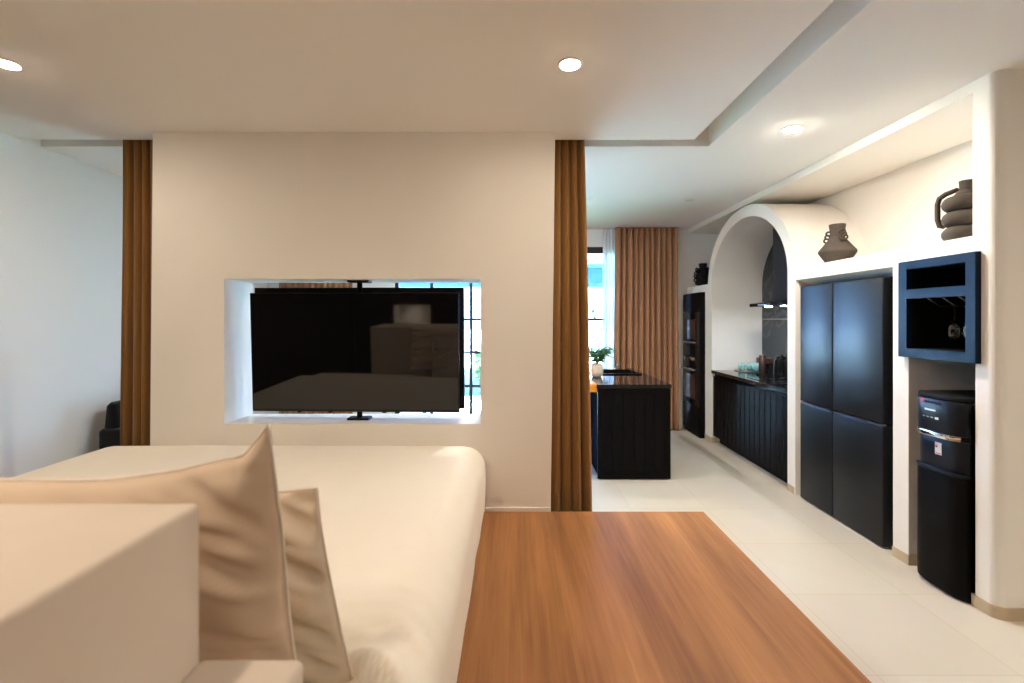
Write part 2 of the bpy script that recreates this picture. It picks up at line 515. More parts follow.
box(b, -2.435, 0.243, KY0 - .008, KY0, 0.221, 0.245)
struct('baseboard_front', b, M['plaster'])

# marble back panel in the arch (arched top) and its pale joint line
b = B()
pf = [(yc - ri, .885), (yc + ri, .885)] + [(yc + ri * cos(i / 24 * pi), zs + riz * sin(i / 24 * pi)) for i in range(25)]
prism(b, pf, 'x', XB - .012, XB - .002)
struct('wall_panel', b, M['marble'])
struct('trim_1', bx(XB - .018, XB - .011, yc - ri, yc + ri, 1.500, 1.508), M['steel'])

# garden outside
struct('ground', bx(-14, 14, YF + 2.6, 24, -.25, -.10), M['lawn'])
struct('terrace', bx(-9, 9, YF + .2, YF + 2.6, -.25, -.06), M['terrace'])
struct('garden_wall', bx(-14, 14, 16, 16.2, -.25, 1.15), M['render'])
gp = thing('garden_pavilion', 'dark teal open garden pavilion with slatted fascia on the lawn outside', 'pavilion', (0, 11.5, -.1))
obj('roof', bx(-3.9, 3.9, 8.9, 14.4, 2.53, 2.64), M['teal'], gp)
b = B(); box(b, -3.7, 3.7, 9.62, 9.74, 2.15, 2.53)
for i in range(13):
    box(b, -3.7, 3.7, 9.60, 9.63, 2.165 + i * .028, 2.183 + i * .028)
obj('fascia', b, M['teal'], gp)
for x in (-3.6, 3.6):
    for y in (9.68, 14.2):
        obj('post', bx(x - .06, x + .06, y - .06, y + .06, -.1, 2.53), M['frame'], gp)

# ------------------------------------------------------------------ platform, bed, headboard
PZ = 0.221
t_ = thing('wooden_platform', 'low orange-brown wood plank platform beneath the white bed', 'platform', (-.8, 1.2, 0))
b = B(); box(b, -3.30, 1.262, -1.2, 3.2, 0.175, PZ, bev=0.004)
obj('deck', b, M['wood'], t_)
b = B(); box(b, -3.24, 1.20, -1.14, 3.16, 0.0, 0.175)
obj('plinth', b, M['brown'], t_)

bed = thing('bed', 'wide bed with smooth ivory duvet hanging to the wood platform', 'bed', (-1.44, 2.0, PZ))
BX0, BX1, BY0, BY1, BZ = -2.69, -0.196, 0.81, 3.185, 0.692
def edge(a, lim, r, drop):
    """distance along cloth -> (inward position, drop); a measured past the start of the bend"""
    L = r * pi / 2
    if a <= 0: return a, 0.0
    if a < L:
        th = a / r
        return r * sin(th), r * (1 - cos(th))
    return r, r + (a - L)
def duvet():
    bm = bmesh.new()
    r = 0.135
    H = BZ - PZ - 0.004
    side = r * pi / 2 + (H - r)
    xs = []
    nx, ny = 150, 150
    flatx = (BX1 - BX0) - 2 * r
    flaty = (BY1 - BY0) - r
    tx = flatx + 2 * side; ty = flaty + side
    grid = []
    for j in range(ny + 1):
        row = []
        bb = ty * j / ny
        yy, dy = edge(bb - flaty, 0, r * .6, H)
        if bb - flaty <= 0: y = BY0 + bb; dy = 0
        else: y = BY0 + flaty + yy + .4 * r * min(1, (bb - flaty) / (r * .6 * pi / 2))
        for i in range(nx + 1):
            aa = tx * i / nx - side
            if aa < 0:
                q, dx = edge(-aa, 0, r, H); x = BX0 + r - q; sx = -1
            elif aa > flatx:
                q, dx = edge(aa - flatx, 0, r, H); x = BX1 - r + q; sx = 1
            else:
                x = BX0 + r + aa; dx = 0; sx = 0
            z = BZ - min(H, dx + dy * (1 if dx < .01 else .6))
            # soft loft, wrinkles
            p = Vector((x, y, z))
            top = max(0, 1 - (dx + dy) / .12)
            n1 = noise.noise(Vector((x * 1.4, y * 1.1, 3.1)))
            n2 = noise.noise(Vector((x * 4.5, y * 2.2, 9.7)))
            h = .006 * n1 + .003 * n2
            # creases curving out from beside the pillows
            d = sqrt(((x + .50) * .85) ** 2 + (y - 1.00) ** 2)
            ang = math.atan2(y - 1.00, x + .50)
            for k, (R, am, wd) in enumerate(((.215, .042, .028), (.345, .013, .022), (.395, .010, .016), (.47, .006, .022), (.58, .003, .03))):
                RR = R * (1 + .10 * noise.noise(Vector((ang * 2.2, k * 3.3, 0))))
                fade = max(0, min(1, (1.75 - ang) / .9)) * max(0, min(1, (ang + .6) / .6))
                h += am * fade * (exp(-((d - RR) / wd) ** 2) - .7 * exp(-((d - RR + 1.5 * wd) / wd) ** 2))
            h += .006 * exp(-((d - .2) / .14) ** 2) * noise.noise(Vector((x * 16, y * 16, 2)))
            h -= .085 * max(0, min(1, (1.30 - y) / .14)) * max(0, min(1, (-.30 - x) / .12))
            if sx == 0 or dx < r:
                z += h * (1 - .3 * min(1, dx / r))
            if dx > .02:
                f = min(1, (dx - .02) / .25)
                wob = .004 * noise.noise(Vector((y * 3.5, z * 1.2, 5))) + .002 * sin(y * 9 + 2 * noise.noise(Vector((y * 2, 0, 1))))
                x += sx * f * (wob - .006)
                x += sx * .012 * sin(min(1, dx / H) * pi)
            row.append(bm.verts.new((x, y, max(z, PZ + .004))))
        grid.append(row)
    for j in range(ny):
        for i in range(nx):
            bm.faces.new([grid[j][i], grid[j][i + 1], grid[j + 1][i + 1], grid[j + 1][i]])
    bmesh.ops.remove_doubles(bm, verts=bm.verts, dist=0.0004)
    bmesh.ops.recalc_face_normals(bm, faces=bm.faces)
    return bm
o = obj('duvet', duvet(), M['linen'], bed, True)
o = obj('mattress', bx(BX0 + .09, BX1 - .09, BY0 + .02, BY1 - .1, PZ, BZ - .06, bev=.03), M['linen'], bed)

hb = thing('headboard', 'stepped beige upholstered headboard in front of the pillows', 'headboard', (-1.2, .60, PZ))
HY = 0.80
obj('backrest_panel', bx(-1.95, -.521, .34, HY, PZ, 1.196, bev=.010, seg=3), M['headboard'], hb, 40)
obj('lower_ledge', bx(-.521, -.346, .34, HY - .002, PZ, .940, bev=.014, seg=3), M['headboard'], hb, 40)

# ---------------- pillows
def pillow(name, label, cx, cz, yb, W, H, T, lean, mat, tip=0.0, tipin=0.0, seed=0.0, yaw=0.0, wr=0.012, skew=0.0):
    root = thing(name, label, 'pillow', (cx, yb, BZ), 'pillows on the bed')
    nu, nv = 90, 70
    bm = bmesh.new()
    def pos(u, v, s):
        uu = u * (1 - .035 * (1 - abs(v) ** 3)); vv = v * (1 - .05 * (1 - abs(u) ** 3))
        x = uu * W / 2; y = vv * H / 2 + H / 2
        th = T / 2 * (max(0, 1 - abs(u) ** 2.6) ** .55) * (max(0, 1 - abs(v) ** 2.8) ** .55)
        # creases that run in from the edge seams
        e = max(0, 1 - (1 - abs(u)) * 1.35)
        fan = v * 3.2 - (1 - u) * 3.0 * (1 if u > 0 else -.2)
        n = noise.noise(Vector((u * 1.6 + seed, fan * 1.5 + .8 * noise.noise(Vector((u * 2, v * 2, seed))), s * 2.0 + seed)))
        n += .55 * noise.noise(Vector((u * 3.0, fan * 3.1 + seed, s * 3.0)))
        n2 = noise.noise(Vector((u * 3 + seed, v * 3, s * 5.0)))
        inner = min(1, (1 - max(abs(u), abs(v))) * 9)
        th += inner * (wr * n * (.35 + e) + .010 * n2)
        w = s * max(th, .0015)
        x += skew * (1 - v) * .5 * max(0, u)
        if tip:
            k = max(0, (u - .84) / .16) ** 1.1 * max(0, (v - .45) / .55) ** 1.4
            k1 = max(0, min(1, (u - .25) / .55)) ** 1.5 * max(0, (v - .2) / .8) ** 1.5
            y += tip * k + .040 * k1; x -= tipin * k
        return x, y, w
    V = {}
    for s in (-1, 1):
        for j in range(nv + 1):
            for i in range(nu + 1):
                u = -1 + 2 * i / nu; v = -1 + 2 * j / nv
                u = math.copysign(abs(u) ** .8, u); v = math.copysign(abs(v) ** .8, v)
                border = i in (0, nu) or j in (0, nv)
                if border and s == 1: V[s, i, j] = V[-1, i, j]; continue
                x, y, wv = pos(u, v, s)
                if border: wv = 0
                P = Matrix.Rotation(yaw, 3, 'Z') @ Vector((x, wv * cos(lean) - y * sin(lean), y * cos(lean) + wv * sin(lean)))
                V[s, i, j] = bm.verts.new((cx + P.x, yb + P.y, cz + P.z))
        for j in range(nv):
            for i in range(nu):
                q = [V[s, i, j], V[s, i + 1, j], V[s, i + 1, j + 1], V[s, i, j + 1]]
                bm.faces.new(q)
    bmesh.ops.recalc_face_normals(bm, faces=bm.faces)
    rim = [V[-1, nu, j].co.copy() for j in range(0, nv + 1, 2)]
    rimt = [V[-1, i, nv].co.copy() for i in range(0, nu + 1, 2)]
    rim = rimt[:-1] + rim[::-1]
    obj('cover', bm, mat, root, True)
    pb = B(); tube(pb, rim, .0035, 8)
    obj('piping', pb, M['piping'], root, True, label='white piped seam')
    return root

pillow('pillow', 'large cream pillow with pointed upright corner behind the headboard',
       -.925, BZ + .012, 1.000, 0.98, .510, .19, radians(10), M['pillow'], tip=.060, tipin=.022, seed=1.3, wr=.026)
pillow('pillow', 'ivory pillow with creased edge tucked behind the pointed-corner cream pillow',
       -.782, BZ - .105, 1.165, .66, .530, .13, radians(7), M['pillow_white'], seed=5.1, wr=.030, skew=.075)

# ------------------------------------------------------------------ curtains
def curtain(name, label, cat, x0, x1, y, z0, z1, mat, folds, amp, seed, topf=1.0, botf=1.0, lean=0.0, group=None, thick=.003, x0t=None, x1t=None):
    bm = bmesh.new()
    nu, nv = folds * 14, 90
    rnd = random.Random(seed)
    ph = [rnd.uniform(-.5, .5) for _ in range(folds + 3)]
    am = [rnd.uniform(.6, 1.1) for _ in range(folds + 3)]
    x0t = x0 if x0t is None else x0t; x1t = x1 if x1t is None else x1t
    G = []
    for j in range(nv + 1):
        f = j / nv
        row = []
        for i in range(nu + 1):
            s = i / nu
            q = s * folds
            k = int(q)
            sm = q - k
            A = am[k] * (1 - sm) + am[min(k + 1, folds + 2)] * sm
            P = ph[k] * (1 - sm) + ph[min(k + 1, folds + 2)] * sm
            a = 2 * pi * q + P * 1.6 + .35 * noise.noise(Vector((q * .25, f * .8, seed)))
            fade = topf + (botf - topf) * f
            w = sin(a) + .28 * sin(2 * a + P)
            X0 = x0t + (x0 - x0t) * f; X1 = x1t + (x1 - x1t) * f ** .7
            x = X0 + (X1 - X0) * s + .012 * cos(a * 1.0) * fade
            yy = y + amp * A * w * fade + .01 * noise.noise(Vector((s * 3, f * 2, seed + 3))) + lean * f
            row.append(bm.verts.new((x, yy, z1 + (z0 - z1) * f)))
        G.append(row)
    for j in range(nv):
        for i in range(nu):
            bm.faces.new([G[j][i], G[j][i + 1], G[j + 1][i + 1], G[j + 1][i]])
    bmesh.ops.recalc_face_normals(bm, faces=bm.faces)
    o = obj(name, bm, mat, None, True, loc=((x0 + x1) / 2, y, z0))
    md = o.modifiers.new('thickness', 'SOLIDIFY'); md.thickness = thick; md.offset = 0
    return tag(o, label, cat, group)

curtain('curtain', 'brown curtain gathered between the television partition and the dining side of the kitchen island', 'curtain', .240, .545, 3.405, .008, 2.97, M['curtain_bed'], 4, .036, 3, x0t=.270, x1t=.478)
curtain('curtain', 'brown curtain gathered between the television partition and the blue-lit wall', 'curtain', -2.79, -2.535, 3.405, .008, 2.97, M['curtain_bed'], 4, .036, 8, x0t=-2.77, x1t=-2.545)
curtain('curtain', 'tan floor-length curtain on the far kitchen window beside the oven tower', 'curtain', 1.335, 2.22, 6.50, .006, ZC - .005, M['curtain_kit'], 11, .05, 12, x0t=1.36, x1t=2.20)
curtain('curtain', 'tan curtain glimpsed above the television through the wall opening', 'curtain', -3.18, -2.18, 6.50, .006, ZC - .005, M['curtain_kit'], 13, .042, 21)
curtain('sheer_curtain', 'white sheer curtain hanging between the far window and tan curtain', 'sheer curtain', 1.21, 1.40, 6.585, .006, ZC - .005, M['sheer'], 4, .018, 30, thick=.001)

# ------------------------------------------------------------------ television on its pivot pole
ty0 = 3.30
tv = thing('television', 'black flat television on a pivot pole in the wall opening', 'television', (-1.09, 3.36, NZ0))
def rot_bm(bm, ang, c):
    bmesh.ops.rotate(bm, verts=bm.verts, cent=c, matrix=Matrix.Rotation(ang, 3, 'Z') @ Matrix.Rotation(TT, 3, 'X'))
    return bm
TA = radians(-2.2)
TT = radians(2.4)
TC = (-1.09, 3.33, 1.27)
b = B(); box(b, -1.822, -.372, 3.300, 3.335, .862, 1.684, bev=.003)
obj('bezel', rot_bm(b, TA, TC), M['blackgloss'], tv)
b = B(); box(b, -1.812, -.382, 3.2985, 3.302, .880, 1.676)
obj('screen', rot_bm(b, TA, TC), M['screen'], tv, label='glossy black screen')
b = B(); box(b, -1.838, -.352, 3.385, 3.43, .866, 1.722, bev=.004); box(b, -1.6, -.6, 3.335, 3.386, 1.0, 1.55)
obj('rear_housing', rot_bm(b, TA, TC), M['blackmatt'], tv)
b = B(); lathe(b, [(.018, NZ0), (.018, NZ1)], (-1.08, 3.360, 0), 20)
obj('pole', b, M['blackmatt'], tv, True)
for z0, z1 in ((NZ0, NZ0 + .016), (NZ1 - .014, NZ1)):
    b = B(); box(b, -1.155, -1.005, 3.315, 3.405, z0, z1, bev=.004)
    obj('mounting_plate', b, M['blackmatt'], tv)
for x in (-.62, -.80, -.90, -1.28, -1.50):
    b = B(); box(b, x - .014, x + .014, 3.315, 3.33, .852, .866, bev=.002)
    obj('bottom_clip', rot_bm(b, TA, TC), M['blackmatt'], tv)

# ------------------------------------------------------------------ armchair in the gap
ac = thing('armchair', 'black low armchair standing against the blue-lit wall', 'armchair', (-2.98, 4.10, 0))
obj('seat', bx(-3.28, -2.62, 3.90, 4.54, .20, .44, bev=.05, seg=4), M['armchair'], ac, True)
b = B(); prism(b, [(-3.36, .22), (-3.18, .22), (-3.22, .81), (-3.27, .83), (-3.30, .80)], 'y', 3.87, 4.58, bev=.03, seg=3)
obj('backrest', b, M['armchair'], ac, True)
for y in (3.84, 4.52):
    obj('armrest', bx(-3.34, -2.64, y, y + .1, .2, .62, bev=.035, seg=3), M['armchair'], ac, True)
for x in (-3.24, -2.70):
    for y in (3.90, 4.54):
        b = B(); tube(b, [(x, y, 0), (x, y, .21)], [.014, .02]); obj('leg', b, M['brown'], ac, True)

# ------------------------------------------------------------------ kitchen island
IX0, IX1, IY0, IY1, IZ = .779, 1.466, 4.483, 5.95, .893
isl = thing('kitchen_island', 'black kitchen island with sink and glossy black stone top', 'kitchen island', ((IX0 + IX1) / 2, 5.2, 0))
b = B(); box(b, IX0 + .012, IX1 - .012, IY0 + .014, IY1 - .02, .03, IZ - .04)
box(b, IX0 + .05, IX1 - .05, IY0 + .05, IY1 - .05, 0, .03)
obj('body', b, M['blackflat'], isl)
b = B()
for i in range(6):
    x0 = IX0 + .045 + i * (IX1 - IX0 - .09) / 6
    box(b, x0 + .001, x0 + (IX1 - IX0 - .09) / 6 - .001, IY0 + .006, IY0 + .016, .07, IZ - .085, bev=.003)
box(b, IX0 + .002, IX0 + .045, IY0 + .002, IY0 + .016, .012, IZ - .04)
box(b, IX1 - .045, IX1 - .002, IY0 + .002, IY0 + .016, .012, IZ - .04)
box(b, IX0 + .045, IX1 - .045, IY0 + .002, IY0 + .016, IZ - .085, IZ - .04)
box(b, IX0 + .045, IX1 - .045, IY0 + .002, IY0 + .016, .012, .07)
obj('end_panel', b, M['black'], isl)
# top with a sink cut-out, made of four slabs
SX0, SX1, SY0, SY1 = .97, 1.38, 5.28, 5.72
b = B()
for a in ((IX0 - .004, SX0, IY0 - .004, IY1), (SX1, IX1 + .004, IY0 - .004, IY1), (SX0, SX1, IY0 - .004, SY0), (SX0, SX1, SY1, IY1)):
    box(b, *a, IZ - .035, IZ)
obj('countertop', b, M['counter'], isl)
b = B()
box(b, SX0 - .02, SX1 + .02, SY0 - .02, SY0 + .004, IZ, IZ + .012); box(b, SX0 - .02, SX1 + .02, SY1 - .004, SY1 + .02, IZ, IZ + .012)
box(b, SX0 - .02, SX0 + .004, SY0, SY1, IZ, IZ + .012); box(b, SX1 - .004, SX1 + .02, SY0, SY1, IZ, IZ + .012)
box(b, SX0, SX1, SY0, SY1, IZ - .034, IZ - .03)
obj('sink', b, M['blackgloss'], isl, label='black inset sink')
b = B()
tube(b, [(1.22, 5.80, IZ), (1.22, 5.80, IZ + .14)] + [(1.22 - .085 + .085 * cos(a), 5.80 - .0, IZ + .14 + .02 * sin(a)) for a in [i / 8 * pi for i in range(1, 9)]] + [(1.05, 5.80, IZ + .11)], .011, 10)
lathe(b, [(.026, IZ), (.024, IZ + .02), (.013, IZ + .022)], (1.22, 5.80, 0), 20)
f_ = obj('faucet', b, M['steel'], isl, True, label='slim steel faucet')
b = B(); tube(b, [(1.225, 5.80, IZ + .05), (1.29, 5.80, IZ + .075)], .006, 8)
h_ = obj('faucet_lever', b, M['steel'], f_, True)
b = B(); box(b, .44, IX0 + .001, IY0 + .02, 5.9, IZ - .075, IZ - .001, bev=.004)
obj('bar_top', b, M['orange'], isl, label='orange wood breakfast bar slab')
b = B(); box(b, .50, .54, 5.70, 5.85, 0, IZ - .075)
obj('bar_leg', b, M['black'], isl)

# plant on the island
pl = thing('potted_plant', 'small leafy green plant in white pot on the island', 'potted plant', (.875, 5.07, IZ))
b = B(); lathe(b, [(.045, 0), (.056, .01), (.066, .06), (.064, .11), (.054, .145), (.050, .145), (.048, .125), (0, .125)], (.875, 5.07, IZ), 32)
obj('pot', b, M['pot'], pl, True)
b = B(); lathe(b, [(.047, .12), (.047, .128), (0, .130)], (.875, 5.07, IZ), 24); obj('soil', b, M['soil'], pl)
def leaf(bm, base, d, L, Wd, droop=.4, n=5):
    d = Vector(d).normalized(); side = d.cross(Vector((0, 0, 1)))
    if side.length < .05: side = Vector((1, 0, 0))
    side.normalize(); up = side.cross(d)
    prev = None
    for i in range(n + 1):
        f = i / n
        c = Vector(base) + d * L * f - Vector((0, 0, 1)) * droop * L * f * f
        w = Wd * sin(pi * min(.98, f * .9 + .06)) ** .8
        A = bm.verts.new(c - side * w - up * w * .15); C = bm.verts.new(c + up * w * .1); D = bm.verts.new(c + side * w - up * w * .15)
        if prev:
            bm.faces.new([prev[0], prev[1], C, A]); bm.faces.new([prev[1], prev[2], D, C])
        prev = (A, C, D)
rnd = random.Random(4)
b = B(); sb = B()
for i in range(80):
    a = rnd.uniform(0, 2 * pi); tilt = rnd.uniform(.15, 1.2)
    h = rnd.uniform(.04, .19)
    base = Vector((.875, 5.07, IZ + .128))
    tip = base + Vector((cos(a) * h * tilt * .75, sin(a) * h * tilt * .75, h * .95))
    tube(sb, [base, (base + tip) / 2 + Vector((0, 0, .015)), tip], .0018, 5)
    for k in range(3):
        aa = a + rnd.uniform(-1.2, 1.2)
        leaf(b, tip, (cos(aa), sin(aa), rnd.uniform(-.1, .6)), rnd.uniform(.045, .075), rnd.uniform(.016, .026))
o = obj('foliage', b, M['leaf'], pl, True)
obj('stems', sb, M['stem'], pl, True)

# ------------------------------------------------------------------ kitchen run in the arch
CZ = .885
cb = thing('base_cabinet', 'long black panelled base cabinet under the arch worktop', 'kitchen cabinet', (2.72, 5.03, 0))
b = B(); box(b, 2.44, XB - .02, 4.225, 5.836, .085, CZ - .04); box(b, 2.50, XB - .02, 4.225, 5.836, 0, .085)
obj('body', b, M['black'], cb)
nd = 4
for d in range(nd):
    y0 = 4.228 + d * (1.605 / nd); y1 = y0 + 1.605 / nd - .004
    b = B()
    for i in range(4):
        q0 = y0 + i * (y1 - y0) / 4
        box(b, 2.418, 2.441, q0 + .0015, q0 + (y1 - y0) / 4 - .0015, .09, CZ - .07, bev=.004)
    obj('door', b, M['black'], cb)
wk = tag(obj('worktop', bx(2.400, XB - .014, 4.224, 5.838, CZ - .038, CZ, bev=.003), M['counter'], None, loc=(2.72, 5.03, CZ - .038)), 'glossy black stone worktop under the arch', 'worktop')
ck = thing('cooktop', 'black glass cooktop set on the worktop below the hood', 'cooktop', (2.70, 4.80, CZ))
obj('glass_plate', bx(2.47, 2.95, 4.52, 5.10, CZ, CZ + .006, bev=.002), M['blackgloss'], ck)
for x, y, r in ((2.59, 4.66, .08), (2.83, 4.66, .065), (2.59, 4.95, .065), (2.83, 4.95, .085)):
    b = B(); torus(b, (x, y, CZ + .0062), r, .0012, 0.3, 36, 6)
    obj('zone_ring', b, M['steel'], ck, True)

rh = thing('range_hood', 'black range hood with thin canopy under the arch', 'range hood', (2.8, 4.93, 1.60))
b = B(); prism(b, [(2.545, 1.635), (XB - .012, 1.635), (XB - .012, 1.70), (2.74, 1.70), (2.545, 1.668)], 'y', 4.55, 5.19, bev=.002)
obj('canopy', b, M['blackgloss'], rh)
obj('chimney', bx(2.745, XB - .012, 4.76, 5.09, 1.70, 2.5, bev=.003), M['slate'], rh)
for y in (4.72, 5.02):
    b = B(); lathe(b, [(0, 0), (.032, 0), (.032, -.003), (0, -.003)], (2.66, y, 1.6352), 24); obj('hood_lamp', b, M['lamphood'], rh, label='cool white hood lamp')
obj('control_strip', bx(2.541, 2.546, 4.80, 5.0, 1.643, 1.658), M['steel'], rh)

# ware on the worktop
tr = tag(obj('tray', bx(2.66, 2.96, 5.52, 5.80, CZ, CZ + .012, bev=.004), M['steel'], None, loc=(2.8, 5.66, CZ)), 'flat grey tray under the teal cups on the worktop', 'tray')
def cup(x, y, lab):
    c = thing('cup', lab, 'cup', (x, y, CZ + .012), 'teal cups on the tray')
    b = B(); lathe(b, [(0, 0), (.030, 0), (.036, .01), (.040, .055), (.041, .085), (.038, .085), (.036, .05), (.030, .012), (0, .010)], (x, y, CZ + .012), 28)
    obj('bowl', b, M['tealcup'], c, True)
    b = B(); tube(b, [(x - .028, y - .028, CZ + .080), (x - .052, y - .045, CZ + .072), (x - .052, y - .045, CZ + .042), (x - .027, y - .027, CZ + .030)], .005, 8)
    obj('handle', b, M['tealcup'], c, True)
cup(2.71, 5.71, 'pale teal cup at the tray corner beside the white alcove wall')
cup(2.80, 5.69, 'pale teal cup between the other two on the tray')
cup(2.81, 5.585, 'pale teal cup on the tray edge toward the dark canister')

ct = thing('coffee_maker', 'dark brown and black coffee maker beside the teal cups', 'coffee maker', (2.77, 5.31, CZ))
obj('base_plate', bx(2.71, 2.83, 5.24, 5.38, CZ, CZ + .02, bev=.006), M['blackmatt'], ct)
obj('column', bx(2.785, 2.83, 5.24, 5.38, CZ + .02, CZ + .15, bev=.006), M['blackmatt'], ct)
obj('brew_head', bx(2.71, 2.83, 5.24, 5.38, CZ + .13, CZ + .19, bev=.008), M['brown'], ct)
b = B(); lathe(b, [(.030, 0), (.034, .02), (.032, .07), (.025, .09), (.024, .09)], (2.745, 5.31, CZ + .02), 24); obj('carafe', b, M['chrome'], ct, True)
cn = tag(obj('canister', (lambda q: (lathe(q, [(.034, 0), (.036, .005), (.036, .20), (.032, .205), (.032, .225), (.028, .235), (0, .235)], (2.66, 5.14, CZ), 32), q)[1])(B()), M['canister'], None, 40, loc=(2.66, 5.14, CZ)), 'tall dark bronze canister between the coffee maker and black kettle', 'canister')
kt = thing('kettle', 'black electric kettle standing beside the dark canister', 'kettle', (2.89, 5.18, CZ))
b = B(); lathe(b, [(.075, 0), (.075, .02), (.072, .025), (.072, .06), (.066, .17), (.058, .20), (0, .205)], (2.89, 5.18, CZ), 32); obj('jug', b, M['blackgloss'], kt, True)
b = B(); lathe(b, [(.054, .203), (.05, .215), (.012, .220), (.012, .235), (0, .237)], (2.89, 5.18, CZ), 24); obj('lid', b, M['blackgloss'], kt, True)
b = B(); tube(b, [(2.855, 5.13, CZ + .20), (2.83, 5.095, CZ + .205), (2.818, 5.095, CZ + .17), (2.818, 5.095, CZ + .10), (2.84, 5.115, CZ + .05)], .011, 10); obj('handle', b, M['blackmatt'], kt, True)
ts = thing('toaster', 'black boxy toaster behind the cooktop by the pier', 'toaster', (2.93, 4.92, CZ))
obj('shell', bx(2.962 - .17, 2.962, 5.03 - .31, 5.03 - .05, CZ + .012, CZ + .215, bev=.03, seg=4), M['blackmatt'], ts, True)
obj('slot', bx(2.85, 2.885, 4.75, 4.95, CZ + .2145, CZ + .217), M['steel'], ts)
obj('lever', bx(2.86, 2.90, 4.703, 4.722, CZ + .13, CZ + .145, bev=.003), M['steel'], ts)

# ------------------------------------------------------------------ oven tower
ov = thing('oven_tower', 'tall black cabinet with two built-in ovens by the tan curtain', 'oven cabinet', (2.7, 6.34, 0))
OY0, OY1 = 6.055, 6.60
obj('body', bx(2.345, XB - .03, OY0, OY1, .0, 1.845), M['black'], ov)
obj('top_door', bx(2.3250, 2.3460, OY0 + .004, OY1 - .004, 1.60, 1.84, bev=.002), M['black'], ov)
md = obj('microwave_door', bx(2.3220, 2.3460, OY0 + .004, OY1 - .004, 1.17, 1.595, bev=.003), M['blackgloss'], ov)
obj('window', bx(2.3205, 2.3230, OY0 + .10, OY1 - .16, 1.24, 1.50), M['brown'], md)
b = B(); tube(b, [(2.2950, OY0 + .06, 1.205), (2.2950, OY1 - .06, 1.205)], .010); box(b, 2.2950, 2.3240, OY0 + .08, OY0 + .095, 1.198, 1.212); box(b, 2.2950, 2.3240, OY1 - .095, OY1 - .08, 1.198, 1.212)
obj('handle', b, M['steel'], md, True)
cp = obj('control_panel', bx(2.3220, 2.3460, OY0 + .004, OY1 - .004, .90, 1.165, bev=.003), M['blackgloss'], ov)
for y in (6.19, 6.32, 6.45):
    b = B(); lathe(b, [(.028, 0), (.026, .03), (0, .031)], (2.3220, y, .99), 20, Matrix.Rotation(-pi / 2, 4, 'Y')); obj('knob', b, M['chrome'], cp, 40)
od = obj('oven_door', bx(2.3220, 2.3460, OY0 + .004, OY1 - .004, .40, .895, bev=.003), M['blackgloss'], ov)
obj('window', bx(2.3205, 2.3230, OY0 + .10, OY1 - .10, .47, .78), M['brown'], od)
b = B(); tube(b, [(2.2850, OY0 + .04, .855), (2.2850, OY1 - .04, .855)], .012); box(b, 2.2850, 2.3240, OY0 + .07, OY0 + .085, .847, .863); box(b, 2.2850, 2.3240, OY1 - .085, OY1 - .07, .847, .863)
obj('handle', b, M['steel'], od, True)
obj('drawer', bx(2.3250, 2.3460, OY0 + .004, OY1 - .004, .06, .395, bev=.003), M['black'], ov)

# ------------------------------------------------------------------ refrigerator
FY0, FY1, FX = 3.130, 4.035, 2.405
fr = thing('refrigerator', 'tall black four-door refrigerator in the recess under the clay vase', 'refrigerator', (2.72, 3.58, 0))
obj('cabinet', bx(FX + .055, XB - .02, FY0 + .004, FY1 - .004, .02, 1.765, bev=.004), M['blackmatt'], fr)
ysp = 3.625
for y0, y1 in ((FY0, ysp - .003), (ysp + .003, FY1)):
    obj('upper_door', bx(FX, FX + .06, y0, y1, .820, 1.778, bev=.008, seg=3), M['fridge'], fr, 40)
    d = obj('lower_door', bx(FX, FX + .06, y0, y1, .012, .800, bev=.008, seg=3), M['fridge'], fr, 40)
    obj('handle_strip', bx(FX - .002, FX + .03, y0 + .012, y1 - .012, .8005, .812), M['steel'], d)
for y in (FY0 + .07, FY1 - .07):
    obj('foot', bx(FX + .06, FX + .12, y - .03, y + .03, 0, .025), M['blackmatt'], fr)
obj('hinge_cap', bx(FX + .05, FX + .14, FY0 + .01, FY0 + .06, 1.765, 1.782, bev=.004), M['blackmatt'], fr)

# ------------------------------------------------------------------ wine cabinet set in the wall
wc = thing('wine_cabinet', 'dark framed glass display cabinet above the water dispenser', 'display cabinet', (2.6, 2.72, 1.272))
CX = 2.379
cy0, cy1, cz0, cz1 = 2.476, 2.972, 1.272, 1.852
oy0, oy1 = 2.530, 2.911
b = B()
for a in ((cy0, oy0, cz0, cz1), (oy1, cy1, cz0, cz1), (oy0, oy1, cz0, 1.326), (oy0, oy1, 1.626, 1.680), (oy0, oy1, 1.803, cz1)):
    box(b, CX, XR + .004 if a[0] != oy0 else XR + .03, a[0], a[1], a[2], a[3])
obj('face_frame', b, M['cabinet'], wc)
b = B()
box(b, XR + .004, 2.86, oy0 - .004, oy0, cz0 + .012, 1.833); box(b, XR + .004, 2.86, oy1, oy1 + .008, cz0 + .012, 1.833)
box(b, 2.85, 2.86, oy0, oy1, cz0 + .012, 1.833); box(b, XR + .03, 2.85, oy0, oy1, cz0 + .012, 1.326); box(b, XR + .03, 2.85, oy0, oy1, 1.803, 1.833)
box(b, XR + .03, 2.85, oy0, oy1, 1.648, 1.660)
obj('box', b, M['blackmatt'], wc)
b = B()
rails = (2.556, 2.656, 2.756, 2.856)
for y in rails:
    tube(b, [(2.46, y, 1.648), (2.46, y, 1.628), (2.535, y, 1.578), (2.80, y, 1.578), (2.80, y, 1.648)], .004, 8)
obj('glass_rack', b, M['steel'], wc, True, label='chrome stemware rails')
